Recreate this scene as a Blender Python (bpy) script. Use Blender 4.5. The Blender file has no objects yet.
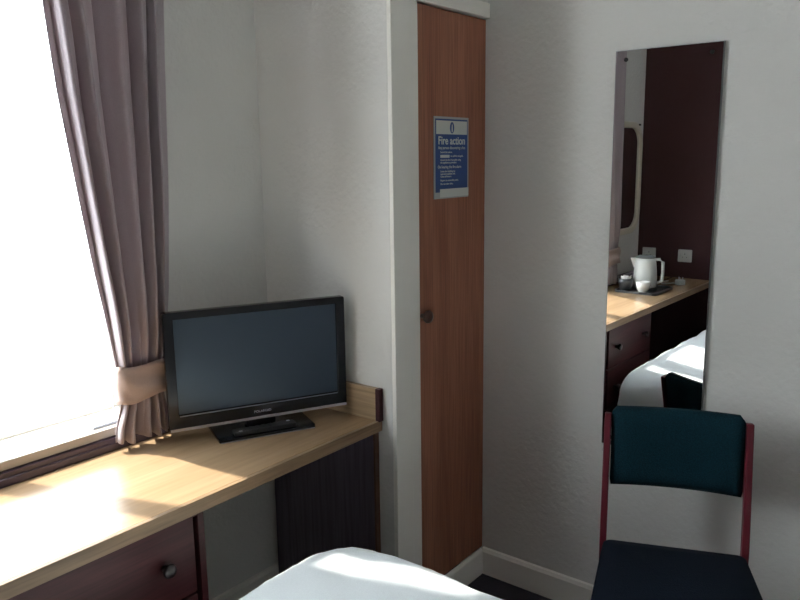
import bpy, bmesh, math, random
from mathutils import Vector, Matrix
from mathutils import noise as mnoise
R = math.radians
scene = bpy.context.scene
COL = scene.collection

# ---------------------------------------------------------------- camera
cam_d = bpy.data.cameras.new('camera'); cam = bpy.data.objects.new('camera', cam_d); COL.objects.link(cam)
F = Vector((0.77285, 0.607308, -0.184064)); RT = Vector((0.615841, -0.787757, -0.013356)); U = Vector((0.153109, 0.103031, 0.982824))
m = Matrix(((RT.x, U.x, -F.x), (RT.y, U.y, -F.y), (RT.z, U.z, -F.z))).to_4x4()
m.translation = Vector((0, 0, 1.5283))
cam.matrix_world = m
cam_d.sensor_width = 36; cam_d.lens = 759.26 * 36 / 800; cam_d.clip_start = 0.05
scene.camera = cam
# ---------------------------------------------------------------- world, sun, exposure
w = bpy.data.worlds.new('daylight'); scene.world = w; w.use_nodes = True
bg = w.node_tree.nodes['Background']
bg.inputs[0].default_value = (0.91, 0.955, 1.0, 1); bg.inputs[1].default_value = 5.0
sun_d = bpy.data.lights.new('sun', 'SUN'); sun = bpy.data.objects.new('sun', sun_d); COL.objects.link(sun)
AZ, EL = R(19.5), R(59)
sd = Vector((math.sin(AZ) * math.cos(EL), -math.cos(AZ) * math.cos(EL), -math.sin(EL)))
sun.rotation_euler = sd.to_track_quat('-Z', 'Y').to_euler(); sun.location = (0.2, 6, 5)
sun_d.energy = 4.8; sun_d.angle = R(1.2); sun_d.color = (1.0, 0.94, 0.84)
scene.view_settings.view_transform = 'Standard'; scene.view_settings.look = 'None'
scene.view_settings.gamma = 1; scene.view_settings.exposure = 1.38
scene.cycles.use_denoising = True
scene.cycles.max_bounces = 10; scene.cycles.diffuse_bounces = 6; scene.cycles.glossy_bounces = 6
scene.cycles.transparent_max_bounces = 12; scene.cycles.caustics_reflective = False
scene.cycles.sample_clamp_indirect = 6

# ---------------------------------------------------------------- dimensions (metres)
YW, YD, YF, YB = 1.9146, 1.3782, 1.4167, 1.8695      # window wall, cupboard front, desk front, desk back
XE, XM, XN, YR = 1.7103, 2.2387, -0.475, -0.72         # cupboard side wall, mirror wall, maroon wall, opposite wall
ZC, ZT = 3.00, 0.74
WX0, WX1, WZ0, WZ1 = 0.20, 1.22, 0.80, 2.89            # window opening

# ---------------------------------------------------------------- materials
def mat(name, color, rough=0.6, spec=0.5, metal=0.0, coat=0.0):
    m_ = bpy.data.materials.new(name); m_.use_nodes = True
    b = m_.node_tree.nodes['Principled BSDF']
    b.inputs['Base Color'].default_value = (*color, 1); b.inputs['Roughness'].default_value = rough
    b.inputs['Metallic'].default_value = metal; b.inputs['Specular IOR Level'].default_value = spec
    b.inputs['Coat Weight'].default_value = coat; b.inputs['Coat Roughness'].default_value = 0.08
    return m_
def nd(m_, kind, **kw):
    n = m_.node_tree.nodes.new(kind)
    for k, v in kw.items():
        if k in n.inputs: n.inputs[k].default_value = v
        else: setattr(n, k, v)
    return n
def lk(m_, a, b): m_.node_tree.links.new(a, b)
def coords(m_, scale=(1, 1, 1), rot=(0, 0, 0)):
    tc = nd(m_, 'ShaderNodeTexCoord'); mp = nd(m_, 'ShaderNodeMapping')
    mp.inputs['Scale'].default_value = scale; mp.inputs['Rotation'].default_value = rot
    lk(m_, tc.outputs['Object'], mp.inputs['Vector']); return mp.outputs[0]
def ramp(m_, fac, stops):
    r = nd(m_, 'ShaderNodeValToRGB'); e = r.color_ramp.elements
    e[0].position, e[0].color = stops[0][0], (*stops[0][1], 1)
    e[1].position, e[1].color = stops[-1][0], (*stops[-1][1], 1)
    for p, c in stops[1:-1]:
        n = e.new(p); n.color = (*c, 1)
    lk(m_, fac, r.inputs[0]); return r.outputs[0]
def bump(m_, h, strength, dist=0.01):
    b = nd(m_, 'ShaderNodeBump'); b.inputs['Strength'].default_value = strength; b.inputs['Distance'].default_value = dist
    lk(m_, h, b.inputs['Height']); lk(m_, b.outputs[0], m_.node_tree.nodes['Principled BSDF'].inputs['Normal'])
def painted(name, c, rough=0.75, st=0.35, scale=55, var=0.05):
    m_ = mat(name, c, rough, 0.3); v = coords(m_)
    n = nd(m_, 'ShaderNodeTexNoise', Scale=scale, Detail=4.0); lk(m_, v, n.inputs['Vector'])
    bump(m_, n.outputs[0], st, 0.006)
    n2 = nd(m_, 'ShaderNodeTexNoise', Scale=2.2, Detail=3.0); lk(m_, v, n2.inputs['Vector'])
    lo = tuple(x * (1 - var) for x in c); hi = tuple(min(1, x * (1 + var)) for x in c)
    lk(m_, ramp(m_, n2.outputs[0], [(0.3, lo), (0.7, hi)]), m_.node_tree.nodes['Principled BSDF'].inputs['Base Color'])
    return m_
def wood(name, dark, mid, light, scale=(1, 1, 1), rough=0.35, spec=0.5, fine=(1, 1, 1), coat=0.0, fc=.72):
    m_ = mat(name, mid, rough, spec, coat=coat)
    v = coords(m_, scale)
    n = nd(m_, 'ShaderNodeTexNoise', Scale=1.0, Detail=6.0, Roughness=0.55, Distortion=0.6); lk(m_, v, n.inputs['Vector'])
    c1 = ramp(m_, n.outputs[0], [(0.30, dark), (0.5, mid), (0.72, light)])
    v2 = coords(m_, fine)
    n2 = nd(m_, 'ShaderNodeTexNoise', Scale=1.0, Detail=3.0); lk(m_, v2, n2.inputs['Vector'])
    c2 = ramp(m_, n2.outputs[0], [(0.35, (fc, fc, fc)), (0.6, (1, 1, 1))])
    mx = nd(m_, 'ShaderNodeMix', data_type='RGBA', blend_type='MULTIPLY'); mx.inputs[0].default_value = 1
    lk(m_, c1, mx.inputs[6]); lk(m_, c2, mx.inputs[7])
    lk(m_, mx.outputs[2], m_.node_tree.nodes['Principled BSDF'].inputs['Base Color'])
    return m_
def fabric(name, c, rough=0.9, scale=400, st=0.3, sheen=0.0, var=0.12, transl=0.0):
    m_ = mat(name, c, rough, 0.2); v = coords(m_)
    b = m_.node_tree.nodes['Principled BSDF']
    b.inputs['Sheen Weight'].default_value = sheen
    n = nd(m_, 'ShaderNodeTexNoise', Scale=scale, Detail=2.0); lk(m_, v, n.inputs['Vector'])
    bump(m_, n.outputs[0], st, 0.002)
    lo = tuple(x * (1 - var) for x in c); hi = tuple(min(1, x * (1 + var)) for x in c)
    lk(m_, ramp(m_, n.outputs[0], [(0.35, lo), (0.65, hi)]), b.inputs['Base Color'])
    if transl:
        t = nd(m_, 'ShaderNodeBsdfTranslucent'); t.inputs[0].default_value = (min(1, c[0] * 1.35), c[1] * 1.15, c[2] * 1.1, 1)
        mx = nd(m_, 'ShaderNodeMixShader'); mx.inputs[0].default_value = transl
        out = m_.node_tree.nodes['Material Output']
        lk(m_, b.outputs[0], mx.inputs[1]); lk(m_, t.outputs[0], mx.inputs[2]); lk(m_, mx.outputs[0], out.inputs[0])
    return m_

WALL = painted('off_white_textured_paint', (0.69, 0.685, 0.655), 0.75, 0.40, 60)
CEIL = painted('ceiling_white', (0.80, 0.80, 0.78), 0.85, 0.2, 30)
MAROON = painted('maroon_paint', (0.048, 0.019, 0.021), 0.8, 0.3, 60, 0.08)
GLOSSW = painted('cream_gloss_paint', (0.86, 0.84, 0.78), 0.35, 0.05, 20, 0.02)
UPVC = mat('white_window_frame', (0.8, 0.8, 0.78), 0.35)
SILLM = painted('sill_paint', (0.50, 0.47, 0.42), 0.45, 0.05, 20, 0.03)
CARPET = fabric('navy_carpet', (0.022, 0.021, 0.034), 1.0, 260, 0.9, 0.2, 0.4)
DOORW = wood('veneered_door', (0.29, 0.108, 0.062), (0.38, 0.152, 0.090), (0.47, 0.205, 0.125), (9, 9, 1.1), 0.45, 0.35, (160, 160, 4))
DESKW = wood('oak_laminate', (0.265, 0.172, 0.096), (0.345, 0.230, 0.132), (0.405, 0.280, 0.168), (1.1, 7, 7), 0.22, 0.5, (4, 70, 70), fc=.90)
LIPW = wood('oak_edging', (0.185, 0.118, 0.066), (0.24, 0.155, 0.088), (0.29, 0.195, 0.115), (1.6, 20, 20), 0.45, 0.4, (5, 120, 120))
UPST = wood('oak_upstand', (0.34, 0.23, 0.13), (0.41, 0.285, 0.165), (0.48, 0.34, 0.21), (14, 1.6, 14), 0.4, 0.4, (120, 5, 120))
DRAWW = wood('mahogany_veneer', (0.036, 0.009, 0.011), (0.048, 0.012, 0.015), (0.064, 0.018, 0.021), (2, 12, 12), 0.45, 0.25, (6, 120, 120))
DARKP = wood('dark_laminate', (0.125, 0.10, 0.135), (0.145, 0.118, 0.16), (0.165, 0.135, 0.18), (12, 12, 1.2), 0.5, 0.3, (100, 100, 4))
KNOBM = mat('dark_brown_knob', (0.090, 0.032, 0.024), 0.3)
DKNOB = mat('black_brown_knob', (0.012, 0.008, 0.010), 0.35)
RAILM = mat('purple_brown_rail', (0.085, 0.060, 0.085), 0.4)
RAILD = mat('dark_rail_groove', (0.015, 0.009, 0.012), 0.6)
CURT = fabric('taupe_satin_curtain', (0.43, 0.375, 0.40), 0.55, 500, 0.15, 0.3, 0.07, 0.11)
TIEM = fabric('taupe_satin_band', (0.50, 0.39, 0.35), 0.6, 500, 0.15, 0.3, 0.06, 0.08)
GLB = mat('glossy_black_plastic', (0.005, 0.006, 0.010), 0.16, 0.35)
MTB = mat('matt_black_plastic', (0.012, 0.012, 0.014), 0.45)
SCR = mat('screen_panel', (0.016, 0.025, 0.045), 0.30, 1.0)
SCR.node_tree.nodes['Principled BSDF'].inputs['Specular Tint'].default_value = (0.72, 0.88, 1.0, 1)
SILV = mat('silver_trim', (0.42, 0.39, 0.41), 0.35, 0.5, 0.3)
LOGO = mat('logo_grey', (0.6, 0.6, 0.66), 0.4)
DUV = fabric('white_cotton', (0.74, 0.79, 0.81), 0.8, 350, 0.15, 0.1, 0.03)
MATT = fabric('mattress_ticking', (0.55, 0.55, 0.55), 0.9, 300, 0.2)
DIVAN = fabric('divan_fabric', (0.10, 0.09, 0.10), 0.9, 300, 0.3)
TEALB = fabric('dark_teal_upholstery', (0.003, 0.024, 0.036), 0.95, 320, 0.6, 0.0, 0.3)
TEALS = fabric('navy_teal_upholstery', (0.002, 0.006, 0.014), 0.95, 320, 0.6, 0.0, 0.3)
REDW = mat('red_lacquer', (0.125, 0.010, 0.022), 0.4, 0.4)
MIRR = mat('silvered_glass', (0.86, 0.87, 0.87), 0.0, 0.5, 1.0)
MIRE = mat('glass_edge', (0.32, 0.36, 0.37), 0.15, 0.6)
SCRW = mat('black_screw', (0.01, 0.01, 0.01), 0.35)
CREAM = mat('cream_plastic', (0.66, 0.62, 0.50), 0.4)
WPL = mat('white_plastic', (0.50, 0.52, 0.50), 0.35)
GPL = mat('grey_plastic', (0.12, 0.13, 0.13), 0.4)
CHINA = mat('white_china', (0.78, 0.78, 0.75), 0.15)
TRAYM = mat('dark_tray', (0.05, 0.055, 0.06), 0.3)
PAPER = mat('white_paper', (0.75, 0.75, 0.72), 0.8)
BLUE = mat('sign_blue', (0.012, 0.060, 0.235), 0.35)
SIGNW = mat('sign_white', (0.62, 0.66, 0.62), 0.35)
SIGNB = mat('sign_border', (0.40, 0.43, 0.44), 0.35)
STEEL = mat('grey_metal', (0.42, 0.46, 0.55), 0.35, 0.5, 0.5)
# window glass: clear pane with fresnel reflection
GLASS = bpy.data.materials.new('window_glass'); GLASS.use_nodes = True
nt = GLASS.node_tree; nt.nodes.remove(nt.nodes['Principled BSDF'])
tr = nd(GLASS, 'ShaderNodeBsdfTransparent'); gl = nd(GLASS, 'ShaderNodeBsdfGlossy'); gl.inputs['Roughness'].default_value = 0.02
lw = nd(GLASS, 'ShaderNodeLayerWeight'); pw = nd(GLASS, 'ShaderNodeMath', operation='POWER'); lk(GLASS, lw.outputs['Facing'], pw.inputs[0]); pw.inputs[1].default_value = 5.0
fr = nd(GLASS, 'ShaderNodeMath', operation='MULTIPLY_ADD'); lk(GLASS, pw.outputs[0], fr.inputs[0]); fr.inputs[1].default_value = .9; fr.inputs[2].default_value = .04
mx = nd(GLASS, 'ShaderNodeMixShader')
tr.inputs[0].default_value = (0.95, 0.96, 0.96, 1)
lk(GLASS, fr.outputs[0], mx.inputs[0]); lk(GLASS, tr.outputs[0], mx.inputs[1]); lk(GLASS, gl.outputs[0], mx.inputs[2])
lk(GLASS, mx.outputs[0], nt.nodes['Material Output'].inputs[0])

# ---------------------------------------------------------------- helpers
def obj(name, bm, material, parent=None, loc=None, smooth=False, bevel=0, seg=2):
    me = bpy.data.meshes.new(name); bmesh.ops.recalc_face_normals(bm, faces=bm.faces[:]); bm.to_mesh(me); bm.free()
    mats = material if isinstance(material, (list, tuple)) else [material]
    for k in mats: me.materials.append(k)
    o = bpy.data.objects.new(name, me); COL.objects.link(o)
    if smooth:
        for p in me.polygons: p.use_smooth = True
    if parent: o.parent = parent
    if loc: o.location = loc
    if bevel:
        md = o.modifiers.new('bevel', 'BEVEL'); md.width = bevel; md.segments = seg; md.limit_method = 'ANGLE'
    return o
def box(bm, x0, x1, y0, y1, z0, z1, mi=0):
    v = [bm.verts.new(p) for p in ((x0, y0, z0), (x1, y0, z0), (x1, y1, z0), (x0, y1, z0), (x0, y0, z1), (x1, y0, z1), (x1, y1, z1), (x0, y1, z1))]
    for f in ((0, 3, 2, 1), (4, 5, 6, 7), (0, 1, 5, 4), (1, 2, 6, 5), (2, 3, 7, 6), (3, 0, 4, 7)):
        fc = bm.faces.new([v[i] for i in f]); fc.material_index = mi
    return bm
def bx(*a): return box(bmesh.new(), *a)
def lathe(prof, n=32, axis='z', c=(0, 0, 0)):
    bm = bmesh.new(); rings = []
    for r, h in prof:
        ring = []
        for i in range(n):
            a = 2 * math.pi * i / n; x, y = r * math.cos(a), r * math.sin(a)
            p = (x, y, h) if axis == 'z' else ((x, -h, y) if axis == '-y' else (-h, x, y))
            ring.append(bm.verts.new((p[0] + c[0], p[1] + c[1], p[2] + c[2])))
        rings.append(ring)
    for a, b in zip(rings, rings[1:]):
        for i in range(n): bm.faces.new((a[i], a[(i + 1) % n], b[(i + 1) % n], b[i]))
    bm.faces.new(rings[0][::-1]); bm.faces.new(rings[-1]); return bm
def tube(pts, r, n=10, bm=None):
    bm = bm or bmesh.new(); rings = []; pts = [Vector(p) for p in pts]
    for i, p in enumerate(pts):
        d = (pts[min(i + 1, len(pts) - 1)] - pts[max(i - 1, 0)]).normalized()
        up = Vector((0, 0, 1)) if abs(d.z) < .9 else Vector((1, 0, 0))
        a = d.cross(up).normalized(); b = d.cross(a)
        rr = r[i] if isinstance(r, (list, tuple)) else r
        rings.append([bm.verts.new(p + a * rr * math.cos(t) + b * rr * math.sin(t)) for t in [2 * math.pi * k / n for k in range(n)]])
    for a, b in zip(rings, rings[1:]):
        for i in range(n): bm.faces.new((a[i], a[(i + 1) % n], b[(i + 1) % n], b[i]))
    bm.faces.new(rings[0][::-1]); bm.faces.new(rings[-1]); return bm
def sweep_rect(pts, w, d, side=Vector((0, 1, 0))):
    """rectangular bar following pts; w across 'side', d across the other way"""
    bm = bmesh.new(); rings = []; pts = [Vector(p) for p in pts]
    for i, p in enumerate(pts):
        t = (pts[min(i + 1, len(pts) - 1)] - pts[max(i - 1, 0)]).normalized()
        b = t.cross(side).normalized()
        rings.append([bm.verts.new(p + side * sx * w / 2 + b * sy * d / 2) for sx, sy in ((-1, -1), (1, -1), (1, 1), (-1, 1))])
    for a, b in zip(rings, rings[1:]):
        for i in range(4): bm.faces.new((a[i], a[(i + 1) % 4], b[(i + 1) % 4], b[i]))
    bm.faces.new(rings[0][::-1]); bm.faces.new(rings[-1]); return bm
def rrect(w, h, r, n=8, c=(0, 0)):
    out = []
    for cx, cy, a0 in ((w / 2 - r, h / 2 - r, 0), (-w / 2 + r, h / 2 - r, 90), (-w / 2 + r, -h / 2 + r, 180), (w / 2 - r, -h / 2 + r, 270)):
        for k in range(n + 1):
            a = R(a0 + 90 * k / n); out.append((c[0] + cx + r * math.cos(a), c[1] + cy + r * math.sin(a)))
    return out
def prism(poly, fn, t0, t1, mi=0, bm=None):
    bm = bm or bmesh.new()
    a = [bm.verts.new(fn(x, y, t0)) for x, y in poly]; b = [bm.verts.new(fn(x, y, t1)) for x, y in poly]
    n = len(poly)
    for i in range(n): bm.faces.new((a[i], a[(i + 1) % n], b[(i + 1) % n], b[i]))
    bm.faces.new(a[::-1]); f = bm.faces.new(b); f.material_index = mi; return bm
def ringprism(outer, inner, fn, t0, t1):
    bm = bmesh.new(); n = len(outer)
    L = [[bm.verts.new(fn(x, y, t)) for x, y in poly] for poly, t in ((outer, t0), (outer, t1), (inner, t1), (inner, t0))]
    for q in range(4):
        a, b = L[q], L[(q + 1) % 4]
        for i in range(n): bm.faces.new((a[i], a[(i + 1) % n], b[(i + 1) % n], b[i]))
    return bm
def S(o): o['kind'] = 'structure'; return o
def thing(name, label, cat, loc=(0, 0, 0), rz=0, group=None):
    o = bpy.data.objects.new(name, None); o.empty_display_size = 0.05; COL.objects.link(o)
    o.location = loc; o.rotation_euler = (0, 0, rz); o['label'] = label; o['category'] = cat
    if group: o['group'] = group
    return o
def tag(o, label, cat, group=None):
    o['label'] = label; o['category'] = cat
    if group: o['group'] = group
    return o
def text(body, size, material, parent, name, loc, align='LEFT', sx=1.0, bold=0.0):
    c = bpy.data.curves.new(name, 'FONT'); c.body = body; c.size = size; c.align_x = align; c.extrude = 0.0004; c.offset = bold
    t = bpy.data.objects.new(name, c); COL.objects.link(t); bpy.context.view_layer.update()
    me = bpy.data.meshes.new_from_object(t.evaluated_get(bpy.context.evaluated_depsgraph_get()))
    bpy.data.objects.remove(t); me.materials.clear(); me.materials.append(material)
    o = bpy.data.objects.new(name, me); COL.objects.link(o); o.parent = parent
    o.location = loc; o.rotation_euler = (R(90), 0, 0); o.scale = (sx, 1, 1); return o

# ================================================================ room shell
T = 0.22
S(obj('floor', bx(XN - .1, XM + .1, YR - .1, YW + T, -0.05, 0), CARPET))
S(obj('ceiling', bx(XN - .1, XM + .1, YR - .1, YW + T, ZC, ZC + .05), CEIL))
bm = bmesh.new()
box(bm, XN - .1, WX0, YW, YW + T, 0, ZC); box(bm, WX1, XM + .1, YW, YW + T, 0, ZC)
box(bm, WX0, WX1, YW, YW + T, 0, WZ0 - .025); box(bm, WX0, WX1, YW, YW + T, WZ1, ZC)
S(obj('wall_window', bm, WALL))
S(obj('wall_far', bx(XM, XM + .1, YR - .1, YW, 0, ZC), WALL))
S(obj('wall_near', bx(XN - .1, XN, YR - .1, YW, 0, ZC), MAROON))
S(obj('wall_right', bx(XN, XM, YR - .1, YR, 0, ZC), WALL))
S(obj('wall_cupboard_side', bx(XE, XE + .07, YD, YW, 0, ZC), WALL))
S(obj('wall_over_cupboard', bx(XE + .07, XM, YD, YD + .07, 2.02, ZC), WALL))
# baseboards
def bboard(name, pts_fn):
    bm = bmesh.new(); pf = [(0, 0), (.016, 0), (.016, .088), (.010, .099), (0, .101)]
    ends = [[bm.verts.new(pts_fn(s, d, z)) for d, z in pf] for s in (0, 1)]
    n = len(pf)
    for i in range(n): bm.faces.new((ends[0][i], ends[0][(i + 1) % n], ends[1][(i + 1) % n], ends[1][i]))
    bm.faces.new(ends[0]); bm.faces.new(ends[1][::-1]); return S(obj(name, bm, GLOSSW))
bboard('baseboard_far', lambda s, d, z: (XM - d, YR + (YD - YR) * s, z))
bboard('baseboard_cupboard', lambda s, d, z: (XE + .095 + (XM - .016 - XE - .095) * s, YD + .003 - d * .5, z))
bboard('baseboard_window', lambda s, d, z: (XN + (XE - XN) * s, YW - d, z))
bboard('baseboard_cupboard_side', lambda s, d, z: (XE - d, YD + .002 + (YW - .018 - YD) * s, z))
bboard('baseboard_right', lambda s, d, z: (XN + (XM - XN - .017) * s, YR + d, z))
# cupboard door and its frame
DX0, DX1, DZ1 = 1.848, XM - .004, 1.968
d1 = S(obj('door_1', bx(DX0, DX1, YD + .004, YD + .034, .103, DZ1), DOORW, bevel=.0015))
kn = obj('door_knob', lathe([(.0075, -.002), (.0075, .012), (.012, .015), (.0185, .020), (.0205, .027), (.018, .033), (.010, .0365), (.002, .037)], 28, '-y', (1.867, YD + .004, 1.042)), KNOBM, d1, smooth=True)
S(obj('trim_1', bx(XE + .001, XE + .083, YD - .014, YD + .07, .0, 2.018), GLOSSW, bevel=.002))
S(obj('trim_2', bx(XE + .083, DX0 - .002, YD - .006, YD + .07, .0, DZ1 + .003), GLOSSW, bevel=.0015))
S(obj('trim_3', bx(XE + .084, XM - .001, YD - .010, YD + .07, DZ1 + .004, 2.018), GLOSSW, bevel=.002))

# ================================================================ window
GY = YW + .15
win = S(bpy.data.objects.new('window_1', None)); COL.objects.link(win); win.location = (.62, GY, WZ0)
def wpart(name, bm, m_, bev=0.0): 
    o = obj(name, bm, m_, bevel=bev); o.parent = win; o.matrix_parent_inverse = Matrix.Translation(-win.location); return o
bm = bmesh.new(); f = .035
box(bm, WX0, WX0 + f, GY - .03, GY + .03, WZ0, WZ1); box(bm, WX1 - f, WX1, GY - .03, GY + .03, WZ0, WZ1)
box(bm, WX0 + f, WX1 - f, GY - .03, GY + .03, WZ0 - .02, WZ0 + .008); box(bm, WX0 + f, WX1 - f, GY - .03, GY + .03, WZ1 - f, WZ1)
wpart('window_frame', bm, UPVC, .003)
MX = .71
wpart('window_mullion', bx(MX - .03, MX + .03, GY - .028, GY + .028, WZ0 + .008, WZ1 - f), UPVC, .003)
wpart('window_pane', bx(WX0 + f, MX - .03, GY - .003, GY + .003, WZ0 + .008, WZ1 - f), GLASS)
wpart('window_pane', bx(MX + .03, WX1 - f, GY - .003, GY + .003, WZ0 + .008, WZ1 - f), GLASS)
wpart('window_transom', bx(WX0 + f, WX1 - f, GY - .026, GY + .026, 2.095, 2.125), UPVC, .003)
wpart('fanlight_shade_bar', bx(.69, .835, GY - .027, GY + .027, 2.125, WZ1 - f), UPVC, .003)  # unseen bar above the view, added and widened to keep sun off part of the bed
st = wpart('window_stay', bx(1.045, 1.14, YW - .012, YW + .004, .800, .808), STEEL, .002)
S(obj('trim_4', bx(WX0 - .10, WX1 + .30, YW - .035, GY - .03, WZ0 - .025, WZ0), SILLM, bevel=.003))
S(obj('trim_5', bx(XN + .001, XE - .001, YB, YW - .001, ZT - .02, WZ0 - .027), [RAILM, RAILD]))
S(obj('trim_6', bx(XN + .001, XE - .001, YB - .006, YB, ZT + .001, ZT + .020), RAILM, bevel=.002))

# ================================================================ built-in desk
desk = thing('desk', 'long built-in oak laminate desk running under the window from wall to wall', 'desk', (.6, YF, 0))
def dpart(name, bm, m_, bev=.0, seg=2, par=desk):
    o = obj(name, bm, m_, bevel=bev, seg=seg); o.parent = par; o.matrix_parent_inverse = Matrix.Translation(-Vector(par.location)); return o
dpart('worktop', bx(XN + .002, XE - .020, YF + .012, YB - .0065, ZT - .026, ZT), DESKW)
dpart('front_edge', bx(XN + .002, XE - .003, YF, YF + .0119, ZT - .034, ZT), LIPW, .0012)
us = dpart('upstand', bx(XE - .020, XE - .003, YF + .0125, YB - .007, ZT - .026, .8407), UPST, .001)
dpart('upstand_end', bx(XE - .0215, XE - .002, YF - .004, YF + .0118, ZT - .002, .8412), DRAWW, .0015)
ep = dpart('end_panel', bx(XE - .024, XE - .0185, YF + .02, YW - .02, .002, ZT - .0365), DARKP)
dpart('end_panel_edging', bx(XE - .026, XE - .006, YF + .0125, YF + .0195, .002, ZT - .0365), wood('edge_strip', (.11, .05, .03), (.15, .07, .04), (.19, .09, .05), (20, 20, 2)), .001)

# drawer pedestal
PX0, PX1 = .47, 1.055
ped = thing('drawer_unit', 'dark mahogany drawer unit with round knobs under the left part of the desk', 'drawer unit', ((PX0 + PX1) / 2, YF + .03, 0))
def ppart(n, bm, m_, bev=0, par=None):
    o = obj(n, bm, m_, bevel=bev); p_ = par or ped; o.parent = p_
    o.matrix_parent_inverse = Matrix.Translation(-Vector(ped.location)) ; return o
bm = bmesh.new()
box(bm, PX0, PX0 + .018, YF + .03, YW - .025, .0, .704); box(bm, PX1 - .018, PX1, YF + .03, YW - .025, .0, .704)
box(bm, PX0 + .018, PX1 - .018, YW - .035, YW - .025, .0, .704); box(bm, PX0 + .018, PX1 - .018, YF + .03, YW - .035, .686, .704)
box(bm, PX0 + .018, PX1 - .018, YF + .045, YW - .035, .0, .07)
ppart('carcass', bm, DRAWW, .001)
z = .078
for h in (.205, .20, .20):
    dr = ppart('drawer', bx(PX0 + .021, PX1 - .034, YF + .026, YF + .044, z, z + h), DRAWW, .002)
    for kx in (PX0 + .12, .934):
        k = obj('knob', lathe([(.008, 0), (.008, .010), (.0155, .016), (.0175, .022), (.014, .028), (.003, .030)], 24, '-y', (kx, YF + .026, z + h * .5)), DKNOB, dr, smooth=True)
    z += h + .006

# ================================================================ curtains
def lerp_table(tab, z):
    if z <= tab[0][0]: return tab[0][1]
    for (a, va), (b, vb) in zip(tab, tab[1:]):
        if z <= b:
            t = (z - a) / (b - a); t = t * t * (3 - 2 * t) if False else t; return va + (vb - va) * t
    return tab[-1][1]
def curtain(name, label, mirror_x, left, right, seed, tie_z):
    rnd = random.Random(seed)
    t = thing(name, label, 'curtain', (mirror_x if mirror_x else 1.16, YW - .08, .75), 0, None)
    nu, nv = 170, 130; z0, z1 = .760, 2.91
    bm = bmesh.new(); grid = []
    folds = [(rnd.uniform(0, 6.28), rnd.uniform(.8, 1.2)) for _ in range(4)]
    for j in range(nv + 1):
        v = j / nv; zz = z0 + (z1 - z0) * v
        L, Rr = lerp_table(left, zz), lerp_table(right, zz)
        pinch = math.exp(-((zz - (tie_z + .005)) / .10) ** 2)
        amp = (.030 * (1 - .62 * pinch)) * (1 if zz > tie_z else .85)
        row = []
        for i in range(nu + 1):
            u = i / nu
            uu = u + .012 * math.sin(zz * 3 + u * 5) * (1 - pinch)
            ph = 2 * math.pi * (4.7 * uu + .22 * math.sin(2.9 * uu * math.pi + 2.2 + seed))
            q = ph / 2 + .15 * math.sin(zz * 2.1)
            y = -1.25 * amp * (2 * abs(math.sin(q)) ** .75 - 1.1 + .16 * math.sin(2.0 * ph + 1.1 + zz * .7) * folds[1][1])
            y += .006 * math.sin(13 * u * 3.1 + zz * 1.3 + folds[2][0])
            y += .010 * mnoise.noise((u * 5, zz * 3, seed))
            y *= min(1, .12 + 7 * min(u, 1 - u))
            x = L + (Rr - L) * u + .010 * math.cos(ph) * (1 - pinch)
            zb = zz + (.004 * math.sin(ph * .5 + 1) + .006 * (1 - u)) * max(0, 1 - v * 12)
            row.append(bm.verts.new((x, YW - .070 + y + .004 * pinch, zb)))
        grid.append(row)
    for a, b in zip(grid, grid[1:]):
        for i in range(nu): bm.faces.new((a[i], a[i + 1], b[i + 1], b[i]))
    if mirror_x is not None:
        for vv in bm.verts: vv.co.x = mirror_x * 2 - vv.co.x
    o = obj('curtain_cloth', bm, CURT, t, smooth=True); o.matrix_parent_inverse = Matrix.Translation(-Vector(t.location))
    md = o.modifiers.new('thickness', 'SOLIDIFY'); md.thickness = .0022
    # tieback band
    bm = bmesh.new(); n, mrows = 56, 8; rows = []
    xl, xr = lerp_table(left, tie_z), lerp_table(right, tie_z); cx, hw = (xl + xr) / 2, (xr - xl) / 2 + .007
    for j in range(mrows + 1):
        v = j / mrows; row = []
        for i in range(n):
            a = 2 * math.pi * i / n; ca, sa = math.cos(a), math.sin(a)
            ex = hw * (abs(ca) ** .75) * (1 if ca > 0 else -1); ey = .036 * (abs(sa) ** .75) * (1 if sa > 0 else -1)
            side = (1 + ex / hw) / 2
            hgt = .094 + .012 * (1 - side); zm = tie_z + .006 * side
            row.append(bm.verts.new((cx + ex, YW - .068 + ey + .004 * math.sin(v * 9 + a * 3), zm + (v - .5) * hgt + .003 * math.sin(a * 4))))
        rows.append(row)
    for a, b in zip(rows, rows[1:]):
        for i in range(n): bm.faces.new((a[i], a[(i + 1) % n], b[(i + 1) % n], b[i]))
    if mirror_x is not None:
        for vv in bm.verts: vv.co.x = mirror_x * 2 - vv.co.x
    o = obj('tieback', bm, TIEM, t, smooth=True); o.matrix_parent_inverse = Matrix.Translation(-Vector(t.location))
    md = o.modifiers.new('thickness', 'SOLIDIFY'); md.thickness = .003
    return t
Lt = [(.75, 1.066), (.80, 1.072), (.86, 1.096), (.90, 1.098), (.98, 1.092), (1.10, 1.072), (1.25, 1.050), (1.45, 1.026), (1.70, .996), (1.95, .976), (2.2, .972)]
Rt_ = [(.75, 1.245), (.88, 1.236), (.97, 1.238), (1.05, 1.255), (1.17, 1.270), (1.42, 1.288), (1.95, 1.316), (2.2, 1.325)]
curtain('curtain', 'taupe satin curtain tied back beside the television at right side of window', None, Lt, Rt_, 3, .925)
Lt2 = [(z_, x_) for z_, x_ in Lt]
curtain('curtain', 'second taupe curtain of the window, seen only in the tall mirror beside the cream-framed mirror', .70, Lt2, [(.75, 1.385), (3.0, 1.385)], 8, .925)
cr = tag(obj('curtain_rail', bx(-.12, 1.36, YW - .095, YW - .065, 2.915, 2.94), UPVC, bevel=.003), 'white curtain rail above the window carrying both taupe curtains', 'curtain rail')

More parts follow.
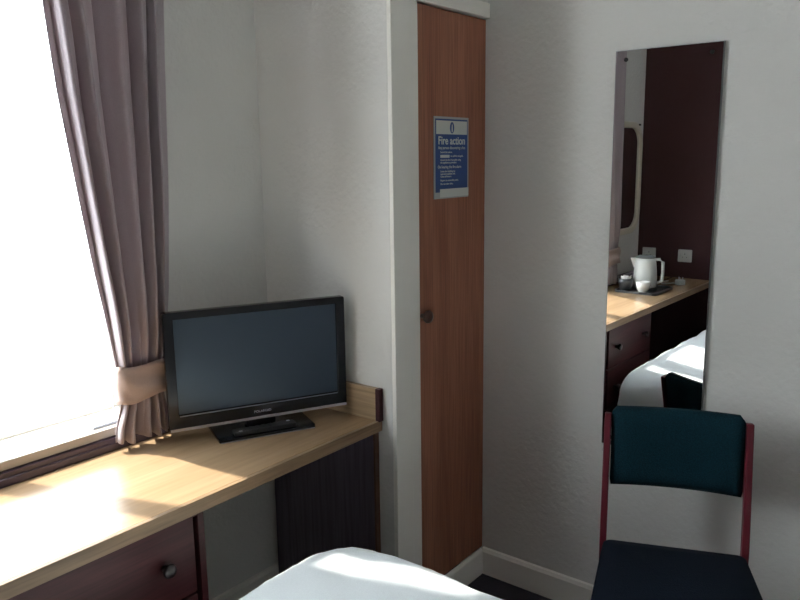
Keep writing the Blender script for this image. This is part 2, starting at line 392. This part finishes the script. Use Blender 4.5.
# ================================================================ television
TA = R(-26); TC = Vector((1.4475, 1.6755, ZT))
tv = thing('television', 'black flat screen television on a low stand at the right end of the desk', 'television', TC, TA)
# local: x along the screen, -y towards the viewer, z up from the desk
HW, B, H = .2675, .036, .3785
def fr_(x, z, t): return (x, t, z)
bm = ringprism(rrect(HW * 2, H - B, .006, 4, (0, (B + H) / 2)), rrect(HW * 2 - .056, H - B - .068, .001, 4, (0, (B + H) / 2 + .013)), fr_, -.004, -.030)
obj('bezel', bm, GLB, tv, bevel=.0025)
obj('screen', bx(-HW + .0285, HW - .0285, -.0245, -.0235, B + .0475, H - .0215), SCR, tv)
bm = prism(rrect(HW * 2 - .020, H - B - .012, .01, 4, (0, (B + H) / 2)), fr_, -.0035, .016)
prism(rrect(HW * 1.3, (H - B) * .62, .03, 6, (0, (B + H) / 2 - .01)), fr_, .0165, .036, bm=bm)
obj('back_casing', bm, MTB, tv, bevel=.002)
obj('bottom_trim', bx(-HW + .002, HW - .002, -.0320, -.0305, B + .001, B + .0085), SILV, tv)
obj('screen_edge_trim', bx(-HW + .030, HW - .030, -.0306, -.0301, B + .0425, B + .0445), mat('grey_line', (.26, .28, .34), .3), tv)
text('POLAROID', .0092, LOGO, tv, 'brand_lettering', (0, -.0306, B + .0205), 'CENTER', 1.15)
obj('stand_neck', bx(-.045, .045, -.012, .014, .012, B + .02), MTB, tv, bevel=.004)
base = obj('stand_base', prism(rrect(.287, .178, .010, 5, (0, 0)), lambda x, y, t: (x, y, t), .0005, .0115), GLB, tv, bevel=.002)
obj('base_rim', bx(-.139, .139, -.0905, -.0895, .0015, .0035), SILV, base)
TM = Matrix.Translation(TC) @ Matrix.Rotation(TA, 4, 'Z')
rc = thing('remote_control', 'black remote control lying on the television stand', 'remote control', TM @ Vector((-.005, -.062, .012)), TA + R(0))
body = obj('remote_body', prism(rrect(.185, .040, .008, 5), lambda x, y, t: (x, y, t), 0, .011), MTB, rc, bevel=.003, seg=3)
for i in range(9):
    for j in range(3):
        if i in (0, 8) and j == 1: continue
        pale = (i, j) in ((0, 0), (8, 2))
        b_ = obj('button', prism(rrect(.010, .007, .002, 3, (-.074 + i * .0185, -.012 + j * .012)), lambda x, y, t: (x, y, t), .0112, .0124), LOGO if pale else mat('button_black', (.03, .03, .035), .4), body)
        if pale: b_['label'] = 'pale grey button'

# ================================================================ bed
BX0, BX1, BY0, BY1, BZ = XN + .02, 1.378, .33, 1.288, .586
bed = thing('bed', 'single bed with a white duvet between the desk and the camera', 'bed', (.45, .8, 0))
def bpart(n, bm, m_, bev=0, smooth=False, par=None):
    o = obj(n, bm, m_, bevel=bev, seg=3, smooth=smooth); o.parent = par or bed; o.matrix_parent_inverse = Matrix.Translation(-Vector(bed.location)); return o
bpart('divan_base', bx(BX0 + .03, BX1 - .09, BY0 + .07, BY1 - .07, .07, .30), DIVAN, .01)
for lx in (BX0 + .12, BX1 - .16):
    for ly in (BY0 + .13, BY1 - .13): bpart('leg', lathe([(.02, 0), (.025, .07)], 16, 'z', (lx, ly, 0)), MTB)
bpart('mattress', bx(BX0 + .03, BX1 - .08, BY0 + .06, BY1 - .06, .302, .505), MATT, .04)
# duvet: a draped skin over the mattress with rounded shoulders and soft wrinkles
def duvet():
    bm = bmesh.new(); cx, cy = (BX0 + BX1) / 2, (BY0 + BY1) / 2; hx, hy = (BX1 - BX0) / 2, (BY1 - BY0) / 2
    prof = []                                            # (inset from the outline, height)
    for k in range(11):
        a = R(90 * k / 10); prof.append((.10 * (1 - math.sin(a)), BZ - .12 + .12 * math.cos(a)))
    prof += [(0 - .004 * k, BZ - .12 - .028 * k) for k in range(1, 9)]
    ins = [.46, .40, .33, .26, .20, .15, .125]
    rings = []; N = 240
    def outline(i, inset, z):
        t = i / N; r = .17
        w_, h_ = hx - max(inset, -.2), hy - max(inset, -.2); rr = max(r - inset * .6, .02)
        rr = min(rr, w_, h_ ) if h_ > .02 else .0
        per = 4 * (w_ - rr) + 4 * (h_ - rr) + 2 * math.pi * rr; s = t * (4 * (hx - r) + 4 * (hy - r) + 2 * math.pi * r)
        # walk the same relative segments on every ring so that rings stay aligned
        segs = [(2 * (hx - r)), math.pi / 2 * r, (2 * (hy - r)), math.pi / 2 * r] * 2
        k = 0
        while k < 7 and s > segs[k]: s -= segs[k]; k += 1
        q = min(1, s / segs[k]); W, Hh = w_ - rr, h_ - rr
        c = [(-W, -Hh), (W, -Hh), (W, Hh), (-W, Hh)]
        if k == 0: return (-W + 2 * W * q, -Hh - rr)
        if k == 1: a = R(-90 + 90 * q); return (W + rr * math.cos(a), -Hh + rr * math.sin(a))
        if k == 2: return (W + rr, -Hh + 2 * Hh * q)
        if k == 3: a = R(90 * q); return (W + rr * math.cos(a), Hh + rr * math.sin(a))
        if k == 4: return (W - 2 * W * q, Hh + rr)
        if k == 5: a = R(90 + 90 * q); return (-W + rr * math.cos(a), Hh + rr * math.sin(a))
        if k == 6: return (-W - rr, Hh - 2 * Hh * q)
        a = R(180 + 90 * q); return (-W + rr * math.cos(a), -Hh + rr * math.sin(a))
    full = [(i_, BZ) for i_ in ins] + prof
    for inset, z in full:
        ring = []
        for i in range(N):
            x, y = outline(i, inset, z); drop = max(0, BZ - .12 - z)
            px, py = cx + x, cy + y
            d = Vector((x / hx, y / hy)); 
            wv = .022 * drop / .22 * math.sin(i * .42 + 2 * math.sin(i * .11)) + .008 * (drop / .22) * math.sin(i * 1.1)
            nrm = Vector((x, y)).normalized()
            dz = .011 * mnoise.noise((px * 5, py * 5, 1.3)) + .005 * mnoise.noise((px * 14, py * 14, 4.)) + .0025 * mnoise.noise((px * 40, py * 30, 7.))
            dz *= 1 if drop == 0 else .3
            ring.append(bm.verts.new((max(px + nrm.x * wv, XN + .004), py + nrm.y * wv, z + dz)))
        rings.append(ring)
    for a, b in zip(rings, rings[1:]):
        for i in range(N): bm.faces.new((a[i], a[(i + 1) % N], b[(i + 1) % N], b[i]))
    bm.faces.new(rings[0]); return bm
dv = bpart('duvet', duvet(), DUV, 0, True)
dv.modifiers.new('thickness', 'SOLIDIFY').thickness = .008

# ================================================================ chair
ch = thing('chair', 'dark teal upholstered chair with a red wooden frame standing before the tall mirror', 'chair', (1.785, .533, 0), R(201.5))
# local: +x is where the chair faces, y across
def seat_bm():
    poly = []; hb, hf, x0, x1 = .187, .214, -.213, .21
    base_ = [(x0, -hb), (x1, -hf), (x1, hf), (x0, hb)]
    out = []
    for i in range(4):
        p0, p1, p2 = Vector(base_[i - 1]), Vector(base_[i]), Vector(base_[(i + 1) % 4])
        r = .018 if i in (0, 3) else .04
        a = p1 + (p0 - p1).normalized() * r; b = p1 + (p2 - p1).normalized() * r
        for k in range(6):
            t = k / 5; out.append(((1 - t) ** 2 * a + 2 * t * (1 - t) * p1 + t * t * b))
    bm = bmesh.new(); rings = []
    for sc, z in ((.90, .392), (.97, .395), (1.0, .408), (1.0, .446), (.985, .458), (.95, .465), (.80, .469), (.5, .472), (.2, .473)):
        rings.append([bm.verts.new((p.x * sc, p.y * sc, z)) for p in out])
    n = len(out)
    for a, b in zip(rings, rings[1:]):
        for i in range(n):
            f_ = bm.faces.new((a[i], a[(i + 1) % n], b[(i + 1) % n], b[i])); f_.material_index = 1 if a is rings[2] or a is rings[1] else 0
    bm.faces.new(rings[0][::-1]); bm.faces.new(rings[-1]); return bm
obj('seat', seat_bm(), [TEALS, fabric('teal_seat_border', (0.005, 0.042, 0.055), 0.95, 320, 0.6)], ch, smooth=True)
def back_bm():
    n, mrow = 24, 14; bm = bmesh.new(); front, back = [], []
    hw, z0, z1 = .1755, .603, .822
    for j in range(mrow + 1):
        v = j / mrow; z = z0 + (z1 - z0) * v; fa, ba = [], []
        w_ = hw
        ev = min(v, 1 - v) * (z1 - z0)
        cut = max(0, .014 - (z1 - z)) * .9 + max(0, .006 - (z - z0)) * .6
        for i in range(n + 1):
            u = -1 + 2 * i / n; y = u * (w_ - cut); eu = (1 - abs(u)) * hw
            puff = .016 * min(1, (min(ev, eu) / .03)) ** .5
            cx_ = -.272 - .09 * (z - .6) / .22 * .35 - .018 * (1 - u * u)
            fa.append(bm.verts.new((cx_ + .006 + puff, y, z))); ba.append(bm.verts.new((cx_ - .012 - puff * .4, y, z)))
        front.append(fa); back.append(ba)
    for g, fl in ((front, 0), (back, 1)):
        for a, b in zip(g, g[1:]):
            for i in range(n): bm.faces.new((a[i], a[i + 1], b[i + 1], b[i]))
    for g in range(mrow):
        for i in (0, n): bm.faces.new((front[g][i], front[g + 1][i], back[g + 1][i], back[g][i]))
    for j in (0, mrow):
        for i in range(n): bm.faces.new((front[j][i], front[j][i + 1], back[j][i + 1], back[j][i]))
    return bm
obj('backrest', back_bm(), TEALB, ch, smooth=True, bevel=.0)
for s in (-1, 1):
    y = s * .1865
    pts = [(-.315, y, 0), (-.270, y, .20), (-.236, y, .38), (-.234, y, .46), (-.250, y, .56), (-.272, y, .66), (-.300, y, .805)]
    fine = []
    for a, b in zip(pts, pts[1:]):
        for k in range(4): fine.append(tuple(a[q] + (b[q] - a[q]) * k / 4 for q in range(3)))
    fine.append(pts[-1])
    obj('leg', sweep_rect(fine, .019, .032), REDW, ch, bevel=.004)
    obj('leg', sweep_rect([(.19, s * .185, 0), (.175, s * .185, .39)], .022, .034), REDW, ch, bevel=.004)
    obj('side_rail', bx(-.225, .16, s * .172 - .009, s * .172 + .009, .355, .391), REDW, ch, bevel=.003)
    obj('screw_cap', lathe([(.005, 0), (.0045, .0015)], 14, '-y', (-.282, 0, .70)), SILV, ch).location = (0, y * 1.06 if s < 0 else y * 1.05, 0)
obj('cross_rail', bx(-.235, -.217, -.163, .163, .355, .391), REDW, ch, bevel=.003)
obj('cross_rail', bx(.165, .183, -.163, .163, .355, .388), REDW, ch, bevel=.003)

# ================================================================ tall wall mirror
my0, my1, mz0, mz1 = .932, .6244, .6128, 1.8276
mir = thing('wall_mirror', 'tall narrow frameless mirror screwed to the far wall behind the chair', 'mirror', (XM - .004, (my0 + my1) / 2, mz0), R(-.54))
cy = (my0 + my1) / 2; hw = (my0 - my1) / 2
obj('mirror_backing', bx(-.004, .001, -hw, hw, 0, mz1 - mz0), MIRE, mir)
g = obj('mirror_glass', bx(-.0075, -.0045, -hw + .0025, hw - .0025, .002, mz1 - mz0 - .002), MIRR, mir)
for yy, zz in ((.899, 1.801), (.6555, 1.801), (.899, .640), (.6555, .640)):
    obj('screw', lathe([(.006, .0), (.006, .002), (.0035, .004)], 16, '-x', (-.0076, yy - cy, zz - mz0)), SCRW, mir)

# ================================================================ fire notice on the cupboard door
sg = thing('fire_notice', 'small blue and white fire action notice fixed to the cupboard door', 'sign', (2.030, YD + .003, 1.400), 0)
SW, SH = .0965, .252
obj('sign_board', bx(-SW, SW, -.0025, .0, 0, SH), SIGNB, sg)
obj('blue_panel', bx(-SW + .007, SW - .007, -.0031, -.0025, .020, SH - .007), BLUE, sg)
obj('white_panel', bx(-SW + .011, SW - .011, -.0036, -.0031, .1985, SH - .012), SIGNW, sg)
obj('write_in_panel', bx(-SW + .030, SW - .001, -.0036, -.0031, .004, .030), SIGNW, sg)
ic = obj('pictogram', prism([(( .0115) * math.cos(R(a)), .219 + .0175 * math.sin(R(a))) for a in range(0, 360, 15)], lambda x, y, t: (x, t, y), -.0036, -.0041), BLUE, sg)
obj('pictogram_flame', prism([(-.0022, .205), (.0022, .205), (.0032, .215), (.0024, .225), (.0, .232), (-.0024, .225), (-.0032, .215)], lambda x, y, t: (x, t, y), -.0041, -.0045), SIGNW, ic)
text('Fire action', .0345, SIGNW, sg, 'heading', (0, -.0033, .168), 'CENTER', 1.02, .0006)
text('Any person discovering a fire', .0130, SIGNW, sg, 'text_line', (0, -.0033, .153), 'CENTER', .98)
for i, (t_, zz, sz) in enumerate((('Sound the alarm.', .141, .0088), ('to call fire brigade.', .129, .0088), ('Attack the fire if possible using', .117, .0084), ('the appliances provided.', .109, .0084))):
    text(t_, sz, SIGNW, sg, 'text_line', (-.064 if i != 1 else -.008, -.0033, zz), 'LEFT', 1.1)
obj('write_in_box', bx(-.064, -.014, -.0036, -.0031, .1265, .1355), SIGNW, sg)
text('On hearing the fire alarm', .0130, SIGNW, sg, 'text_line', (-.078, -.0033, .094), 'LEFT', .98)
for i, (t_, zz) in enumerate((('Leave the building by', .082), ('nearest available exit.', .074), ('Close all doors.', .066), ('Report to assembly point.', .054), ('Do not take risks.', .043))):
    text(t_, .0084, SIGNW, sg, 'text_line', (-.064, -.0033, zz), 'LEFT', 1.15)

# ================================================================ things seen in the tall mirror
# cream framed mirror on the window wall
om = thing('framed_mirror', 'cream plastic framed mirror with rounded corners on the window wall, seen in the tall mirror', 'mirror', (-.118, YW, 1.03), 0)
fx = lambda x, z, t: (x, -t, z)
obj('frame', ringprism(rrect(.62, .70, .14, 10, (0, .35)), rrect(.545, .625, .105, 10, (0, .35)), fx, .001, .022), CREAM, om, bevel=.004)
obj('mirror_glass', prism(rrect(.555, .635, .108, 10, (0, .35)), fx, .006, .010), MIRR, om)
tag(obj('picture_hook', lathe([(.007, 0), (.007, .008), (.004, .012)], 14, '-y', (-.405, YW, 1.716)), SCRW), 'small dark hook on the wall beside the cream-framed mirror', 'hook')
# sockets on the maroon wall
for yc, lab, zc in ((1.835, 'white wall socket behind the kettle, seen in the tall mirror', .885), (1.60, 'white wall socket with nothing plugged in, seen in the tall mirror', .885)):
    s_ = thing('wall_socket', lab, 'socket', (XN, yc, zc), 0, 'sockets on the maroon wall')
    obj('face_plate', prism(rrect(.088, .080, .006, 4), lambda x, y, t: (t, x, y), .0005, .010), WPL, s_, bevel=.002)
    for dy in (-.012, .0, .012):
        obj('pin_slot', bx(.0101, .0108, dy - .0022, dy + .0022, (.006 if dy == 0 else -.012), (.016 if dy == 0 else -.006)), GPL, s_)
    obj('switch', bx(.0101, .014, .026, .034, -.006, .010), WPL, s_, bevel=.001)
# tray, kettle, cup
tag(obj('tray', ringprism(rrect(.30, .25, .03, 6), rrect(.285, .235, .025, 6), lambda x, y, t: (x, y, t), .0005, .014), TRAYM, loc=(.11, 1.635, ZT)), 'dark tray under the white kettle, seen in the tall mirror', 'tray')
tr_ = bpy.data.objects['tray']; bm = bmesh.new(); bm.from_mesh(tr_.data)
prism(rrect(.286, .236, .025, 6), lambda x, y, t: (x, y, t), .0006, .004, bm=bm); bm.to_mesh(tr_.data); bm.free()
kt = thing('kettle', 'white plastic jug kettle on a tray, seen in the tall mirror', 'kettle', (.100, 1.635, ZT + .004), R(75))
kt.scale = (.92, .92, .92)
obj('kettle_base', lathe([(.078, .0006), (.078, .014), (.07, .018)], 36), GPL, kt, smooth=False)
obj('kettle_body', lathe([(.066, .0185), (.072, .024), (.074, .06), (.070, .12), (.064, .18), (.060, .205)], 40), WPL, kt, smooth=True)
obj('spout', prism([(.045, -.022), (.095, -.004), (.095, .004), (.045, .022)], lambda x, y, t: (x - (.205 - t) * .35, y, t), .14, .204), WPL, kt, bevel=.003)
obj('lid', lathe([(.061, .2055), (.060, .212), (.045, .219), (.012, .222)], 36), GPL, kt, smooth=True)
obj('kettle_handle', tube([(-.055, 0, .195), (-.085, 0, .198), (-.105, 0, .18), (-.108, 0, .12), (-.103, 0, .06), (-.070, 0, .045)], .010, 12), WPL, kt, smooth=True)
def cup(loc, lab):
    c_ = thing('cup', lab, 'cup', loc, R(200))
    obj('cup_body', lathe([(.022, .0005), (.024, .004), (.036, .03), (.041, .065), (.0385, .065), (.033, .03), (.02, .008), (.002, .006)], 32), CHINA, c_, smooth=True)
    obj('cup_handle', tube([(.036, 0, .052), (.055, 0, .054), (.060, 0, .038), (.050, 0, .022), (.033, 0, .020)], .004, 10), CHINA, c_, smooth=True)
cup((.215, 1.60, ZT + .0045), 'white china cup on the tray in front of the kettle, seen in the tall mirror')
bw = thing('bowl', 'dark bowl of white sachets beside the kettle, seen in the tall mirror', 'bowl', (.190, 1.715, ZT + .0042), 0)
obj('bowl_body', lathe([(.03, .0005), (.034, .01), (.042, .05), (.044, .072), (.0415, .072), (.038, .05), (.03, .012), (.002, .010)], 36), TRAYM, bw, smooth=True)
rnd = random.Random(5)
for k in range(6):
    a = k * 60 + 10; q = tag(obj('sachet', bx(-.013, .013, -.0016, .0016, -.02, .030), PAPER, bevel=.001), 'white paper sachet in the dark bowl by the kettle', 'sachet', 'sachets in the dark bowl')
    q.location = (.190 + .020 * math.cos(R(a)), 1.715 + .020 * math.sin(R(a)), ZT + .062); q.rotation_euler = (R(rnd.uniform(-20, 20)), R(rnd.uniform(-25, 25)), R(a + 90))
pl = thing('mains_plug', 'white plug with its cable lying on the desk, seen in the tall mirror', 'plug', (-.20, 1.53, ZT), R(30))
obj('plug_body', prism(rrect(.05, .048, .012, 5), lambda x, y, t: (x, y, t), .0005, .032), WPL, pl, bevel=.006, seg=3)
for dx, dy in ((-.011, -.008), (.011, -.008), (0, .012)): obj('pin', bx(dx - .003, dx + .003, dy - .002, dy + .002, .0322, .048), SILV, pl)
cb = [(0, .020, .008), (.04, .05, .005), (.08, .075, .005), (.05, .11, .005), (-.02, .13, .005)]
obj('cable', tube([Vector(p) for p in cb], .0032, 8), WPL, pl, smooth=True)
